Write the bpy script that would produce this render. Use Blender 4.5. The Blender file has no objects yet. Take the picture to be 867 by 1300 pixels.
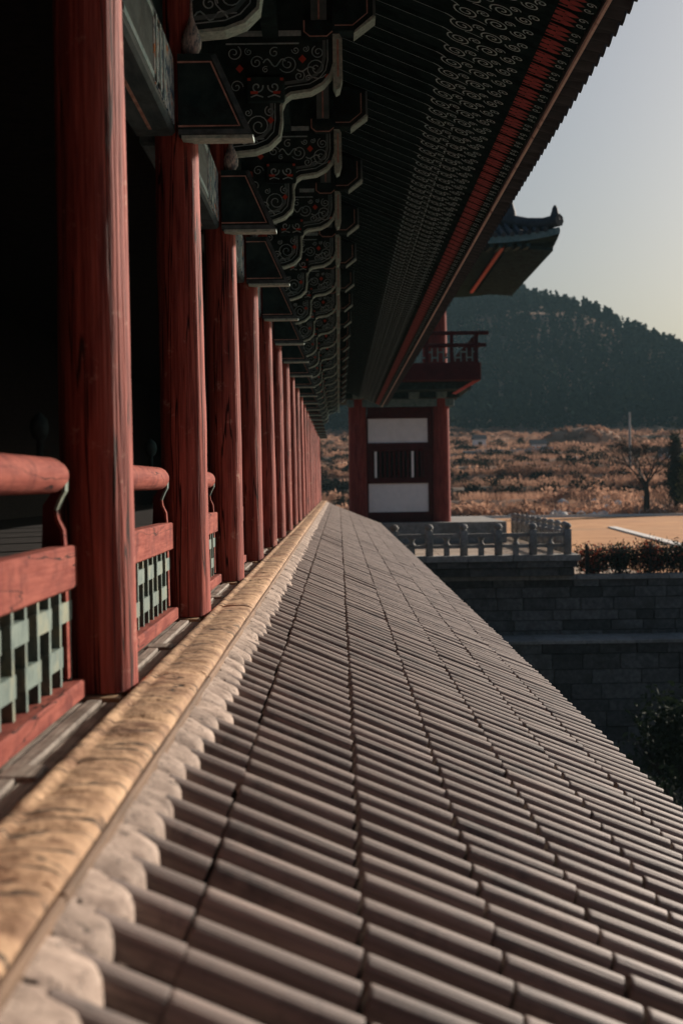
import bpy, math, random
import numpy as np
from mathutils import Matrix, Vector, noise as mnoise
random.seed(7); RNG = np.random.default_rng(7)
S = bpy.context.scene; COL = S.collection
R = math.radians

# ------------------------------------------------------------ camera, sky, sun, exposure
F_PX = 1700.0                                  # focal length in photo pixels (867 x 1300)
cam = bpy.data.cameras.new('camera'); cam_o = bpy.data.objects.new('camera', cam); COL.objects.link(cam_o)
cam.sensor_fit = 'VERTICAL'; cam.sensor_height = 36.0; cam.lens = 36.0 * F_PX / 1300.0
cam.clip_start = 0.05; cam.clip_end = 6000
cam_o.matrix_world = (Matrix.Rotation(-math.atan(3.0 / F_PX), 4, 'Z') @ Matrix.Rotation(R(90) - math.atan(36.0 / F_PX), 4, 'X')
                      @ Matrix.Rotation(R(-0.8), 4, 'Z'))
cam.dof.use_dof = True; cam.dof.focus_distance = 11.5; cam.dof.aperture_fstop = 2.5
S.camera = cam_o
SUN_AZ, SUN_EL = 47.0, 19.5                    # azimuth from +Y towards +X, elevation
w = bpy.data.worlds.new('World'); S.world = w; w.use_nodes = True
nt = w.node_tree; bg = nt.nodes['Background']; sky = nt.nodes.new('ShaderNodeTexSky')
sky.sky_type = 'NISHITA'; sky.sun_disc = False; sky.sun_elevation = R(SUN_EL); sky.sun_rotation = R(SUN_AZ)
sky.air_density = 1.0; sky.dust_density = 4.2; sky.ozone_density = 2.4; sky.altitude = 50
nt.links.new(sky.outputs[0], bg.inputs[0]); bg.inputs[1].default_value = 0.05
sun = bpy.data.lights.new('sun', 'SUN'); sun.energy = 5.0; sun.angle = R(0.5); sun.color = (1.0, 0.86, 0.74)
sun_o = bpy.data.objects.new('sun', sun); COL.objects.link(sun_o)
sd = Vector((math.sin(R(SUN_AZ)) * math.cos(R(SUN_EL)), math.cos(R(SUN_AZ)) * math.cos(R(SUN_EL)), math.sin(R(SUN_EL))))
sun_o.rotation_euler = sd.to_track_quat('Z', 'Y').to_euler(); sun_o.location = sd * 50
vs = S.view_settings; vs.view_transform = 'Standard'; vs.look = 'None'; vs.gamma = 1.0; vs.exposure = 0.52
vs.use_curve_mapping = False

# ------------------------------------------------------------ materials
def mat(name, c1, c2, scale=(1, 1, 1), ns=4.0, rough=0.75, bump=0.2, bscale=None, stain=None, stain_s=0.8, detail=6,
        lo=0.35, hi=0.65, rnd=0.0, spec=0.3, bdist=0.02, stain_lo=0.5, stain_hi=0.65, trans=0.0, crack=None, crack_w=.012):
    m = bpy.data.materials.new(name); m.use_nodes = True; t = m.node_tree; N = t.nodes; L = t.links
    b = N['Principled BSDF']; b.inputs['Roughness'].default_value = rough; b.inputs['Specular IOR Level'].default_value = spec
    tc = N.new('ShaderNodeTexCoord'); oi = N.new('ShaderNodeObjectInfo')
    ml = N.new('ShaderNodeMath'); ml.operation = 'MULTIPLY'; ml.inputs[1].default_value = 37.0; L.new(oi.outputs['Random'], ml.inputs[0])
    ad = N.new('ShaderNodeVectorMath'); ad.operation = 'ADD'; L.new(tc.outputs['Object'], ad.inputs[0]); L.new(ml.outputs[0], ad.inputs[1])
    mp = N.new('ShaderNodeMapping'); mp.inputs['Scale'].default_value = scale; L.new(ad.outputs[0], mp.inputs[0])
    n1 = N.new('ShaderNodeTexNoise'); n1.inputs['Scale'].default_value = ns; n1.inputs['Detail'].default_value = detail
    n1.inputs['Roughness'].default_value = 0.65; L.new(mp.outputs[0], n1.inputs[0])
    r = N.new('ShaderNodeValToRGB'); r.color_ramp.elements[0].position = lo; r.color_ramp.elements[1].position = hi
    r.color_ramp.elements[0].color = (*c1, 1); r.color_ramp.elements[1].color = (*c2, 1); L.new(n1.outputs[0], r.inputs[0])
    out = r.outputs[0]
    if stain:
        n2 = N.new('ShaderNodeTexNoise'); n2.inputs['Scale'].default_value = stain_s; n2.inputs['Detail'].default_value = 8
        n2.inputs['Roughness'].default_value = 0.7; L.new(ad.outputs[0], n2.inputs[0])
        r2 = N.new('ShaderNodeValToRGB'); r2.color_ramp.elements[0].position = stain_lo; r2.color_ramp.elements[1].position = stain_hi
        L.new(n2.outputs[0], r2.inputs[0])
        mx = N.new('ShaderNodeMix'); mx.data_type = 'RGBA'; mx.inputs['B'].default_value = (*stain, 1)
        L.new(r2.outputs[0], mx.inputs['Factor']); L.new(out, mx.inputs['A']); out = mx.outputs['Result']
    if crack:
        mp4 = N.new('ShaderNodeMapping'); mp4.inputs['Scale'].default_value = crack; L.new(ad.outputs[0], mp4.inputs[0])
        n4 = N.new('ShaderNodeTexNoise'); n4.inputs['Scale'].default_value = 1.0; n4.inputs['Detail'].default_value = 3; L.new(mp4.outputs[0], n4.inputs[0])
        sb_ = N.new('ShaderNodeMath'); sb_.operation = 'SUBTRACT'; sb_.inputs[1].default_value = .5; L.new(n4.outputs[0], sb_.inputs[0])
        ab = N.new('ShaderNodeMath'); ab.operation = 'ABSOLUTE'; L.new(sb_.outputs[0], ab.inputs[0])
        mr4 = N.new('ShaderNodeMapRange'); mr4.inputs[1].default_value = crack_w * .4; mr4.inputs[2].default_value = crack_w; mr4.inputs[3].default_value = .12; mr4.inputs[4].default_value = 1.0; L.new(ab.outputs[0], mr4.inputs[0])
        mx4 = N.new('ShaderNodeMix'); mx4.data_type = 'RGBA'; mx4.blend_type = 'MULTIPLY'; mx4.inputs['Factor'].default_value = 1.0
        L.new(out, mx4.inputs['A']); L.new(mr4.outputs[0], mx4.inputs['B']); out = mx4.outputs['Result']
    if rnd:
        hs = N.new('ShaderNodeHueSaturation'); mr = N.new('ShaderNodeMapRange'); mr.inputs[3].default_value = 1 - rnd; mr.inputs[4].default_value = 1 + rnd
        L.new(oi.outputs['Random'], mr.inputs[0]); L.new(mr.outputs[0], hs.inputs['Value']); L.new(out, hs.inputs['Color']); out = hs.outputs[0]
    L.new(out, b.inputs['Base Color'])
    if bump:
        bp = N.new('ShaderNodeBump'); bp.inputs['Strength'].default_value = bump; bp.inputs['Distance'].default_value = bdist
        src = n1.outputs[0]
        if bscale:
            mp2 = N.new('ShaderNodeMapping'); mp2.inputs['Scale'].default_value = bscale; L.new(ad.outputs[0], mp2.inputs[0])
            n3 = N.new('ShaderNodeTexNoise'); n3.inputs['Scale'].default_value = 1.0; n3.inputs['Detail'].default_value = 5
            L.new(mp2.outputs[0], n3.inputs[0]); src = n3.outputs[0]
        L.new(src, bp.inputs['Height']); L.new(bp.outputs[0], b.inputs['Normal'])
    if trans:
        tr = N.new('ShaderNodeBsdfTranslucent'); L.new(out, tr.inputs[0]); ms = N.new('ShaderNodeMixShader'); ms.inputs[0].default_value = trans
        L.new(b.outputs[0], ms.inputs[1]); L.new(tr.outputs[0], ms.inputs[2]); L.new(ms.outputs[0], N['Material Output'].inputs[0])
    return m
M = {}
M['red'] = mat('red_paint_wood', (.11, .018, .016), (.48, .12, .085), (14, 14, .8), 2.2, .72, .9, (60, 60, 1.6), (.52, .27, .2), 7, lo=.3, hi=.74, rnd=.12, bdist=.012, stain_lo=.6, stain_hi=.72, crack=(9, 9, .3), crack_w=.014, spec=.2)
M['redrail'] = mat('red_paint_rail', (.18, .038, .028), (.31, .09, .064), (8, 1, 8), 3, .8, .5, (50, 2, 50), (.13, .03, .025), 5, rnd=.08, bdist=.008, spec=.12, crack=(9, .8, 9), crack_w=.008)
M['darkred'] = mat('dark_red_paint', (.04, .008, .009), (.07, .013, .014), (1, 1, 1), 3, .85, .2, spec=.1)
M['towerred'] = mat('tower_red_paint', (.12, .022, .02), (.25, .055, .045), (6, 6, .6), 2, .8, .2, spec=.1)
M['sill'] = mat('weathered_log', (.27, .16, .09), (.60, .405, .245), (1.6, 1.0, 1.6), 6.0, .85, .55, (18, 16, 18), (.13, .06, .03), 4.0, lo=.28, hi=.68, rnd=.15, bdist=.025, stain_lo=.47, stain_hi=.68, crack=(1.5, 6, 1.5), crack_w=.014)
M['edgewood'] = mat('brown_edge_strip', (.13, .085, .055), (.26, .17, .11), (20, 1, 20), 3, .8, .4, rnd=.15)
M['plank'] = mat('grey_floor_plank', (.16, .135, .11), (.34, .30, .25), (20, 1.5, 20), 3, .7, .5, (60, 2, 60), (.10, .08, .06), 2, rnd=.2, bdist=.008)
M['tanplank'] = mat('tan_floor_joist', (.30, .20, .11), (.46, .33, .2), (3, 16, 16), 3, .7, .5, rnd=.15)
M['tile'] = mat('roof_tile_clay', (.075, .063, .058), (.32, .252, .218), (1.2, 60, 60), 1.3, .56, .7, (2, 130, 130), (.07, .06, .057), 3.5, lo=.22, hi=.78, rnd=.26, bdist=.005, spec=.5, stain_lo=.52, stain_hi=.7)
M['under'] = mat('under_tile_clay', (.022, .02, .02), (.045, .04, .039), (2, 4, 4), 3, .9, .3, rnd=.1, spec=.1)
M['mortar'] = mat('ridge_tile_clay', (.24, .185, .15), (.44, .355, .295), (1, 1, 1), 14, .85, .6, None, (.13, .095, .075), 9, rnd=.22, crack=(9, 9, 9), crack_w=.007, bdist=.012, stain_lo=.55, stain_hi=.72)
M['dgreen'] = mat('dark_green_paint', (.012, .034, .036), (.034, .066, .066), (1, 1, 1), 5, .9, .15, None, (.012, .02, .02), 2, spec=.08)
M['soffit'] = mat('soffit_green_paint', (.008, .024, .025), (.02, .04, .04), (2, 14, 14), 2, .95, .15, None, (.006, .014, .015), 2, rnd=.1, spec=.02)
M['line'] = mat('pale_paint_line', (.30, .50, .52), (.52, .70, .70), (1, 1, 1), 20, .7, 0, lo=.4, hi=.6)
M['dimline'] = mat('dim_paint_line', (.24, .42, .44), (.48, .66, .66), (1, 1, 1), 12, .7, 0, lo=.4, hi=.6)
M['pink'] = mat('pink_paint_line', (.42, .25, .2), (.62, .42, .34), (1, 1, 1), 12, .7, 0, lo=.4, hi=.6)
M['trim'] = mat('pale_green_edge', (.22, .40, .36), (.58, .76, .68), (6, 6, 6), 5, .65, .3, None, (.16, .2, .17), 7, lo=.3, hi=.7, stain_lo=.55, stain_hi=.7)
M['pale'] = mat('pale_rose_edge', (.74, .60, .52), (.86, .76, .68), (1, 6, 1), 5, .7, .1, None, (.25, .15, .12), 4, stain_lo=.56, stain_hi=.7)
M['redspot'] = mat('vermilion_paint', (.50, .07, .05), (.62, .11, .07), (1, 1, 1), 9, .6, 0)
M['redflower'] = mat('red_lotus_paint', (.28, .03, .03), (.42, .055, .05), (1, 1, 1), 9, .6, 0)
M['lattice'] = mat('celadon_paint', (.07, .115, .108), (.17, .23, .2), (9, 9, 3), 4, .6, .2, None, (.22, .24, .17), 5, rnd=.1)
M['leaf'] = mat('feather_paint', (.16, .22, .25), (.62, .63, .58), (22, 1, 7), 3, .7, .2, None, (.45, .2, .12), 13, lo=.42, hi=.56, stain_lo=.62, stain_hi=.66)
M['tie'] = mat('painted_tie_beam', (.035, .075, .085), (.11, .165, .175), (3, .6, 3), 4, .6, .2, None, (.03, .05, .055), 3)
M['blue'] = mat('blue_swirl_paint', (.03, .09, .16), (.50, .58, .58), (7, 7, 7), 1.8, .7, .1, None, (.62, .24, .07), 6, lo=.42, hi=.54, stain_lo=.57, stain_hi=.61, spec=.1)
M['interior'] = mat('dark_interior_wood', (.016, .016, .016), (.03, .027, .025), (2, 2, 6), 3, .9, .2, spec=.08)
M['white'] = mat('white_plaster', (.78, .80, .81), (.86, .87, .87), (1, 1, 1), 3, .9, .1, None, (.68, .68, .66), .7, stain_lo=.55, stain_hi=.9)
M['stone'] = mat('granite_block', (.055, .058, .058), (.14, .14, .135), (1, 1, 1), 5, .9, .5, None, (.06, .06, .055), .9, rnd=.45, bdist=.04)
M['cap'] = mat('pale_granite', (.20, .205, .20), (.34, .34, .32), (1, 1, 1), 7, .9, .4, None, (.2, .19, .17), 1.2, rnd=.15)
M['lawn'] = mat('dry_lawn', (.40, .17, .052), (.54, .27, .10), (1, 1, 1), .35, .95, .5, None, (.33, .17, .07), .05, bdist=.3)
M['ground'] = mat('dry_field', (.16, .095, .06), (.46, .28, .18), (1, .4, 1), .09, 1, .6, None, (.06, .055, .038), .03, detail=9, bdist=1.0, stain_lo=.48, stain_hi=.6)
M['forest'] = mat('pine_foliage', (.010, .024, .022), (.030, .048, .036), (1, 1, 1), .5, 1, 0, None, (.06, .068, .042), .02, spec=0, stain_lo=.52, stain_hi=.68)
M['brush'] = mat('dry_brush', (.13, .065, .045), (.62, .38, .26), (1, 1, 1), .07, 1, 0, None, (.12, .07, .05), .05, trans=.35, spec=0)
M['bush'] = mat('dark_scrub', (.014, .02, .016), (.045, .042, .03), (1, 1, 1), .3, 1, 0, trans=.1, spec=0)
M['leafd'] = mat('dark_leaf', (.010, .02, .012), (.03, .045, .024), (1, 1, 1), 2, .8, 0, trans=.15, spec=.1)
M['leafr'] = mat('red_leaf', (.22, .035, .02), (.42, .09, .05), (1, 1, 1), 2, .6, 0, trans=.3)
M['leafy'] = mat('yellow_green_leaf', (.11, .12, .035), (.2, .19, .06), (1, 1, 1), 2, .6, 0, trans=.3)
M['bark'] = mat('dark_bark', (.014, .012, .010), (.035, .028, .024), (6, 6, 1), 3, .9, .4)
M['rock'] = mat('pale_boulder', (.56, .53, .49), (.78, .75, .70), (1, 1, 1), 1.5, .9, .5, rnd=.2, bdist=.1)
M['kerb'] = mat('white_kerb', (.62, .6, .56), (.75, .73, .68), (1, 1, 1), 2, .9, .1)
M['road'] = mat('grey_road', (.20, .21, .22), (.27, .28, .28), (1, 1, 1), 1, .9, .1)
M['iron'] = mat('black_iron', (.012, .013, .014), (.025, .026, .027), (1, 1, 1), 8, .5, 0)
M['concrete'] = mat('pole_concrete', (.40, .39, .37), (.5, .49, .46), (1, 1, 1), 3, .9, .1)
M['paving'] = mat('pale_paving', (.24, .18, .13), (.36, .28, .21), (1, 1, 1), 1.5, .9, .2, rnd=.1)
M['rooftile'] = mat('dark_roof_tile', (.03, .036, .042), (.065, .075, .082), (1, 1, 1), 3, .7, .2, rnd=.1, spec=.15)
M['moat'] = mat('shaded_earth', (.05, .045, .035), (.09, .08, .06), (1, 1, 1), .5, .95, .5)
M['teal'] = mat('teal_paint', (.07, .14, .15), (.16, .24, .24), (2, 2, 2), 2, .6, .1)

# ------------------------------------------------------------ mesh helpers
class MB:
    def __init__(s): s.v = []; s.f = []; s.m = []
    def add(s, vs_, fs, m=0):
        o = len(s.v); s.v.extend([tuple(p) for p in vs_]); s.f.extend([tuple(i + o for i in f) for f in fs]); s.m.extend([m] * len(fs)); return s
    def box(s, x0, x1, y0, y1, z0, z1, m=0, bev=0.0):
        if bev:
            pts = [(x0 + bev, z0), (x1 - bev, z0), (x1, z0 + bev), (x1, z1 - bev), (x1 - bev, z1), (x0 + bev, z1), (x0, z1 - bev), (x0, z0 + bev)]
            return s.prism(pts, y0, y1, m, bev)
        v = [(x, y, z) for z in (z0, z1) for y in (y0, y1) for x in (x0, x1)]
        return s.add(v, [(0, 2, 3, 1), (4, 5, 7, 6), (0, 1, 5, 4), (2, 6, 7, 3), (0, 4, 6, 2), (1, 3, 7, 5)], m)
    def prism(s, pts, y0, y1, m=0, bev=0.0):                      # polygon in XZ extruded in Y
        n = len(pts)
        if bev:
            cx = sum(p[0] for p in pts) / n; cz = sum(p[1] for p in pts) / n
            def ins(p):
                d = math.hypot(p[0] - cx, p[1] - cz) or 1; k = max(0.0, 1 - bev / d); return (cx + (p[0] - cx) * k, cz + (p[1] - cz) * k)
            ip = [ins(p) for p in pts]; rings = [(ip, y0), (pts, y0 + bev), (pts, y1 - bev), (ip, y1)]
        else: rings = [(pts, y0), (pts, y1)]
        v = [(x, y, z) for ps, y in rings for x, z in ps]; fs = [tuple(range(n)), tuple(range(len(v) - 1, len(v) - n - 1, -1))]
        for k in range(len(rings) - 1):
            for i in range(n):
                j = (i + 1) % n; fs.append((k * n + j, k * n + i, (k + 1) * n + i, (k + 1) * n + j))
        return s.add(v, fs, m)
    def tube(s, path, rad, n=8, m=0, caps=True):
        v = []; fs = []; P = [Vector(p) for p in path]
        for i, p in enumerate(P):
            t = (P[min(i + 1, len(P) - 1)] - P[max(i - 1, 0)]).normalized()
            a = t.orthogonal().normalized() if i == 0 else (a - t * a.dot(t)).normalized()
            b = t.cross(a); r = rad[i] if isinstance(rad, (list, tuple)) else rad
            v += [p + (a * math.cos(2 * math.pi * k / n) + b * math.sin(2 * math.pi * k / n)) * r for k in range(n)]
        for i in range(len(P) - 1):
            for k in range(n):
                l = (k + 1) % n; fs.append((i * n + k, i * n + l, (i + 1) * n + l, (i + 1) * n + k))
        if caps: fs += [tuple(range(n - 1, -1, -1)), tuple(range((len(P) - 1) * n, len(P) * n))]
        return s.add(v, fs, m)
    def ribbon(s, path, wd, y, m=0, th=0.006):                    # flat painted line in the XZ plane, on the face towards -Y
        v = []; fs = []; n = len(path)
        for i, p in enumerate(path):
            a = path[max(i - 1, 0)]; b = path[min(i + 1, n - 1)]; dx, dz = b[0] - a[0], b[1] - a[1]; d = math.hypot(dx, dz) or 1
            nx, nz = -dz / d * wd / 2, dx / d * wd / 2
            v += [(p[0] + nx, y - th, p[1] + nz), (p[0] - nx, y - th, p[1] - nz)]
        for i in range(n - 1): fs.append((2 * i, 2 * i + 2, 2 * i + 3, 2 * i + 1))
        return s.add(v, fs, m)
    def lathe(s, prof, n=24, m=0, cx=0, cy=0):                    # (r, z) profile about Z
        v = []; fs = []
        for r, z in prof: v += [(cx + r * math.cos(2 * math.pi * k / n), cy + r * math.sin(2 * math.pi * k / n), z) for k in range(n)]
        for i in range(len(prof) - 1):
            for k in range(n):
                l = (k + 1) % n; fs.append((i * n + k, i * n + l, (i + 1) * n + l, (i + 1) * n + k))
        fs += [tuple(range(n - 1, -1, -1)), tuple(range((len(prof) - 1) * n, len(prof) * n))]
        return s.add(v, fs, m)
    def mesh(s, name, mats, smooth=None):
        me = bpy.data.meshes.new(name); me.from_pydata(s.v, [], s.f)
        for k in (mats if isinstance(mats, (list, tuple)) else [mats]): me.materials.append(M[k])
        me.polygons.foreach_set('material_index', [int(q) for q in s.m])
        if smooth is not None:
            me.polygons.foreach_set('use_smooth', [True] * len(s.f)); me.set_sharp_from_angle(angle=R(smooth))
        me.update(); return me
    def build(s, name, mats, parent=None, loc=(0, 0, 0), smooth=None):
        return put(name, s.mesh(name, mats, smooth), parent, loc)
def put(name, me, parent=None, loc=(0, 0, 0), rot=None):
    o = bpy.data.objects.new(name, me); COL.objects.link(o); o.location = loc
    if rot: o.rotation_euler = rot
    if parent:
        o.parent = parent
        if parent.parent is None and parent.type == 'EMPTY': o.matrix_parent_inverse = Matrix.Translation(-Vector(parent.location))
    return o
def thing(name, label, cat, loc=(0, 0, 0), group=None):
    o = bpy.data.objects.new(name, None); COL.objects.link(o); o.location = loc; o.empty_display_size = .3; return tag(o, label, cat, group)
def tag(o, label, cat, group=None):
    o['label'] = label; o['category'] = cat
    if group: o['group'] = group
    return o
def kind(o, k): o['kind'] = k; return o
def spiral(cx, cz, r, a0=0.0, turns=1.8, d=1, n=26, rin=.15):
    return [(cx + r * (1 - (1 - rin) * t / n) * math.cos(a0 + d * turns * 2 * math.pi * t / n),
             cz + r * (1 - (1 - rin) * t / n) * math.sin(a0 + d * turns * 2 * math.pi * t / n)) for t in range(n + 1)]
def ico(sub):
    import bmesh
    bm = bmesh.new(); bmesh.ops.create_icosphere(bm, subdivisions=sub, radius=1); v = np.array([x.co[:] for x in bm.verts]); f = [tuple(q.index for q in p.verts) for p in bm.faces]
    bm.free(); return v, np.array(f)
def np_mesh(name, V, Fc, mats, mi=None, smooth=False):
    me = bpy.data.meshes.new(name); V = np.asarray(V, dtype=np.float32).reshape(-1, 3); Fc = np.asarray(Fc, dtype=np.int32); k = Fc.shape[1]
    me.vertices.add(len(V)); me.vertices.foreach_set('co', V.ravel()); me.loops.add(Fc.size); me.loops.foreach_set('vertex_index', Fc.ravel())
    me.polygons.add(len(Fc)); me.polygons.foreach_set('loop_start', np.arange(len(Fc), dtype=np.int32) * k)
    for q in (mats if isinstance(mats, (list, tuple)) else [mats]): me.materials.append(M[q])
    if mi is not None: me.polygons.foreach_set('material_index', np.asarray(mi, dtype=np.int32))
    if smooth: me.polygons.foreach_set('use_smooth', [True] * len(Fc))
    me.update(calc_edges=True); me.validate(); return me

# ------------------------------------------------------------ ground and terrain
def nz(x, y, s): return mnoise.noise(Vector((x * s, y * s, 3.7)))
def ts(x, y): return max(0.0, (min(y + 22 * nz(x, y * .3, .012) + 8 * nz(x, y, .04), 520) - 168) / 26.0)
def gh(x, y):
    if y < 63.3: return -13.0
    if y < 166: return -4.56
    s = ts(x, y); k = math.floor(s); fr = s - k
    rise = k + (0 if fr < .82 else (fr - .82) / .18)
    h = -4.5 + 1.85 * rise + .35 * nz(x, y, .08) + .25 * nz(x, y, .3)
    if y > 470:
        q = min(1.0, (y - 470) / 380.0); q = q * q * (3 - 2 * q)
        rid = 95 * math.exp(-((x - 80) / 99.0) ** 2 / 2) + 28 * math.exp(-((x - 520) / 240.0) ** 2) + 50 * math.exp(-((x + 420) / 230.0) ** 2)
        h += q * (rid + 9 * nz(x, y, .012) + 4 * nz(x, y, .04))
    return h
xs = np.concatenate([np.linspace(-1500, -160, 20), np.linspace(-130, -14, 14), np.linspace(-8, 180, 76), np.linspace(190, 480, 40), np.linspace(520, 1900, 22)])
ys = np.concatenate([np.linspace(-600, 40, 10), [63.2, 63.4, 64, 110, 160], np.arange(166, 520, 1.7), np.linspace(525, 900, 50), np.linspace(950, 3500, 14)])
V = [(x, y, gh(x, y)) for y in ys for x in xs]; nx = len(xs)
Fc = [(j * nx + i, j * nx + i + 1, (j + 1) * nx + i + 1, (j + 1) * nx + i) for j in range(len(ys) - 1) for i in range(nx - 1)]
kind(put('ground', np_mesh('ground', V, Fc, 'ground', None, True)), 'structure')
mb = MB(); mb.add([(-40, 64, -4.5), (80, 64, -4.5), (80, 164, -4.5), (-40, 164, -4.5)], [(0, 1, 2, 3)])
kind(mb.build('lawn', 'lawn'), 'structure')
mb = MB(); mb.add([(-60, -200, -12.98), (60, -200, -12.98), (60, 61, -12.98), (-60, 61, -12.98)], [(0, 1, 2, 3)])
kind(mb.build('moat_floor', 'moat'), 'structure')
mb = MB(); mb.add([(10.9, 62.9, -4.47), (14.4, 62.9, -4.47), (14.4, 80, -4.47), (10.9, 80, -4.47)], [(0, 1, 2, 3)])
kind(mb.build('pavement', 'paving'), 'structure')
mb = MB(); mb.add([(-40, 164.4, -4.46), (90, 164.4, -4.46), (90, 167, -4.46), (-40, 167, -4.46)], [(0, 1, 2, 3)])
kind(mb.build('road', 'road'), 'structure')

# grassy mound in the upper fields
mv, mf = [], []
for a in range(15):
    for b in range(33):
        p = a / 14 * math.pi / 2; q = b / 32 * 2 * math.pi; x = 68 + 11.5 * math.cos(p) * math.cos(q); y = 374 + 7 * math.cos(p) * math.sin(q)
        mv.append((x, y, 8.6 + 6.2 * math.sin(p) ** .8 + .5 * nz(x, y, .25)))
for a in range(14):
    for b in range(32): i = a * 33 + b; mf.append((i, i + 1, i + 34, i + 33))
kind(put('grass_mound', np_mesh('grass_mound', mv, mf, 'ground', None, True)), 'structure')
# ------------------------------------------------------------ the timber hall
BAY, D0, NC = 3.2, 5.7, 20
hall = thing('timber_hall', 'long red-columned timber hall with painted brackets under deep eaves and a low tiled roof below', 'hall', (-1.09, 0, -.86))
YC = [D0 + BAY * i for i in range(-2, NC)]
Y_END = D0 + BAY * (NC - 1)
# columns
def col_mesh(seed):
    rr = random.Random(seed); n = 40; prof = []; v = []; fs = []; K = 46
    ph = [rr.uniform(0, 6.28) for _ in range(6)]; cr = [(rr.uniform(0, 6.28), rr.uniform(.2, 2), rr.uniform(.8, 2.2)) for _ in range(7)]
    for k in range(K + 1):
        z = -.86 + 4.4 * k / K; r0 = .158 - .024 * k / K
        for i in range(n):
            a = 2 * math.pi * i / n
            r = r0 + .004 * math.sin(3 * a + ph[0] + z) + .003 * mnoise.noise(Vector((math.cos(a) * 4, math.sin(a) * 4 + seed * 9, z * 2.5)))
            r += .006 * mnoise.noise(Vector((math.cos(a) * 9, math.sin(a) * 9 + seed * 9, z * .8)))
            v.append((r * math.cos(a) - .02 * k / K, r * math.sin(a), z))
    for k in range(K):
        for i in range(n):
            l = (i + 1) % n; fs.append((k * n + i, k * n + l, (k + 1) * n + l, (k + 1) * n + i))
    fs += [tuple(range(n - 1, -1, -1)), tuple(range(K * n, K * n + n))]
    return MB().add(v, fs).mesh('column', 'red', 50)
cms = [col_mesh(k) for k in range(4)]
for i, y in enumerate(YC): put('column', cms[(i * 3 + i // 4) % 4], hall, (-1.022, y, 0), (0, 0, random.choice((0, .15, -.15))))
# painted tie beams between the columns
def tie_mesh():
    b = MB(); x0, x1, z0, z1 = -1.30, -1.03, 2.28, 2.80; y0, y1 = .1, BAY - .1
    b.box(x0, x1, y0, y1, z0, z1, 0, .02)
    for (a, c) in ((.22, .95), (BAY - 1.15, BAY - .22)):
        b.box(x1 - .01, x1 + .006, a, c, z0 + .05, z1 - .05, 1)
        for q in range(3): b.box(x1, x1 + .014, a + .06 + q * .17, a + .10 + q * .17, z0 + .06, z1 - .06, 2)
    b.box(x1 - .01, x1 + .006, .78, BAY - .78, z0 + .06, z0 + .1, 2); b.box(x1 - .01, x1 + .006, .78, BAY - .78, z1 - .1, z1 - .06, 2)
    b.box(-1.18, -1.16, .3, BAY - .3, z0 - .004, z0 + .01, 3)
    return b.mesh('tie_beam', ['tie', 'blue', 'line', 'pink'])
tm = tie_mesh()
for y in YC[:-1]: put('tie_beam', tm, hall, (0, y, 0))
# brackets
low = [(-.9, 2.975), (-.7, 2.995), (-.58, 3.04), (-.495, 3.12), (-.475, 3.25), (-.478, 3.38), (-.44, 3.46), (-.38, 3.5), (-.2, 3.525), (-.1, 3.58), (-.03, 3.66), (0, 3.75)]
br = MB(); br.prism([(-1.05, 2.96)] + low + [(0, 4.5), (-1.05, 4.8)], -.07, .07, 0)
for c in ((-.665, 3.20, .12, -1.2, 1.9, -1), (-.565, 3.33, .05, 2, 1.4, 1), (-.68, 3.765, .06, .4, 1.5, 1), (-.40, 3.75, .085, -2.6, 1.7, 1), (-.145, 3.71, .10, -.6, 1.8, -1),
          (-.13, 3.85, .06, 2, 1.6, 1), (-.80, 3.15, .055, 0, 1.4, 1), (-.30, 3.64, .05, 1, 1.4, -1), (-.52, 3.85, .05, 1, 1.2, 1), (-.88, 3.85, .07, 1, 1.5, -1)):
    br.ribbon(spiral(*c[:6]), .0085, -.07, 1)
br.ribbon([(-.62 + .02 * t, 3.76 + .035 * math.sin(t * .9)) for t in range(11)], .012, -.07, 1)
br.ribbon([(-.32 + .02 * t, 3.70 - .02 * math.sin(t * .8)) for t in range(9)], .012, -.07, 1)
br.ribbon([(-.9 + .02 * t, 3.07 + .03 * math.sin(t * .9)) for t in range(12)], .011, -.07, 1)
br.ribbon([(-.95, 3.93), (-.3, 3.93)], .014, -.07, 2); br.ribbon([(-.9, 4.02), (-.28, 4.02)], .05, -.07, 2)
for (x, z, q) in ((-.56, 3.25, .03), (-.27, 3.79, .035), (-.83, 3.71, .035), (-.05, 3.56 + .07, .025)):
    br.add([(x - q, -.079, z), (x, -.079, z - q * 1.1), (x + q, -.079, z), (x, -.079, z + q * 1.1)], [(0, 1, 2, 3)], 3)
ins = [(-.9, 3.02), (-.7, 3.04), (-.6, 3.08), (-.535, 3.15), (-.52, 3.25), (-.52, 3.4), (-.475, 3.50), (-.4, 3.545), (-.21, 3.57), (-.12, 3.62), (-.065, 3.69), (-.045, 3.78), (-.045, 4.0)]
br.ribbon(ins, .008, -.07, 2); br.ribbon([(x - .03, z + .032) for x, z in ins], .03, -.07, 4)
for (cx, cz, r_, a, d) in ((-.93, 3.2, .06, 1, 1), (-.9, 3.38, .05, 2, -1), (-.86, 3.55, .06, 0, 1), (-.76, 3.32, .035, 1, -1), (-.75, 3.86, .035, 2, 1), (-.24, 3.88, .03, 1, -1), (-.60, 3.70, .03, 1, 1), (-.33, 3.87, .035, 3, 1), (-.22, 3.62, .03, 0, 1)):
    br.ribbon(spiral(cx, cz, r_, a, 1.4, d), .008, -.07, 1)
br_me = br.mesh('bracket', ['dgreen', 'dimline', 'dimline', 'redspot', 'teal'])
tr = MB(); off = [(-.9, 2.955), (-.7, 2.972), (-.565, 3.022), (-.475, 3.11), (-.452, 3.25), (-.455, 3.37), (-.425, 3.44), (-.375, 3.476), (-.195, 3.50), (-.085, 3.56), (-.01, 3.645), (.012, 3.75)]
poly = low + off[::-1]
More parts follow.
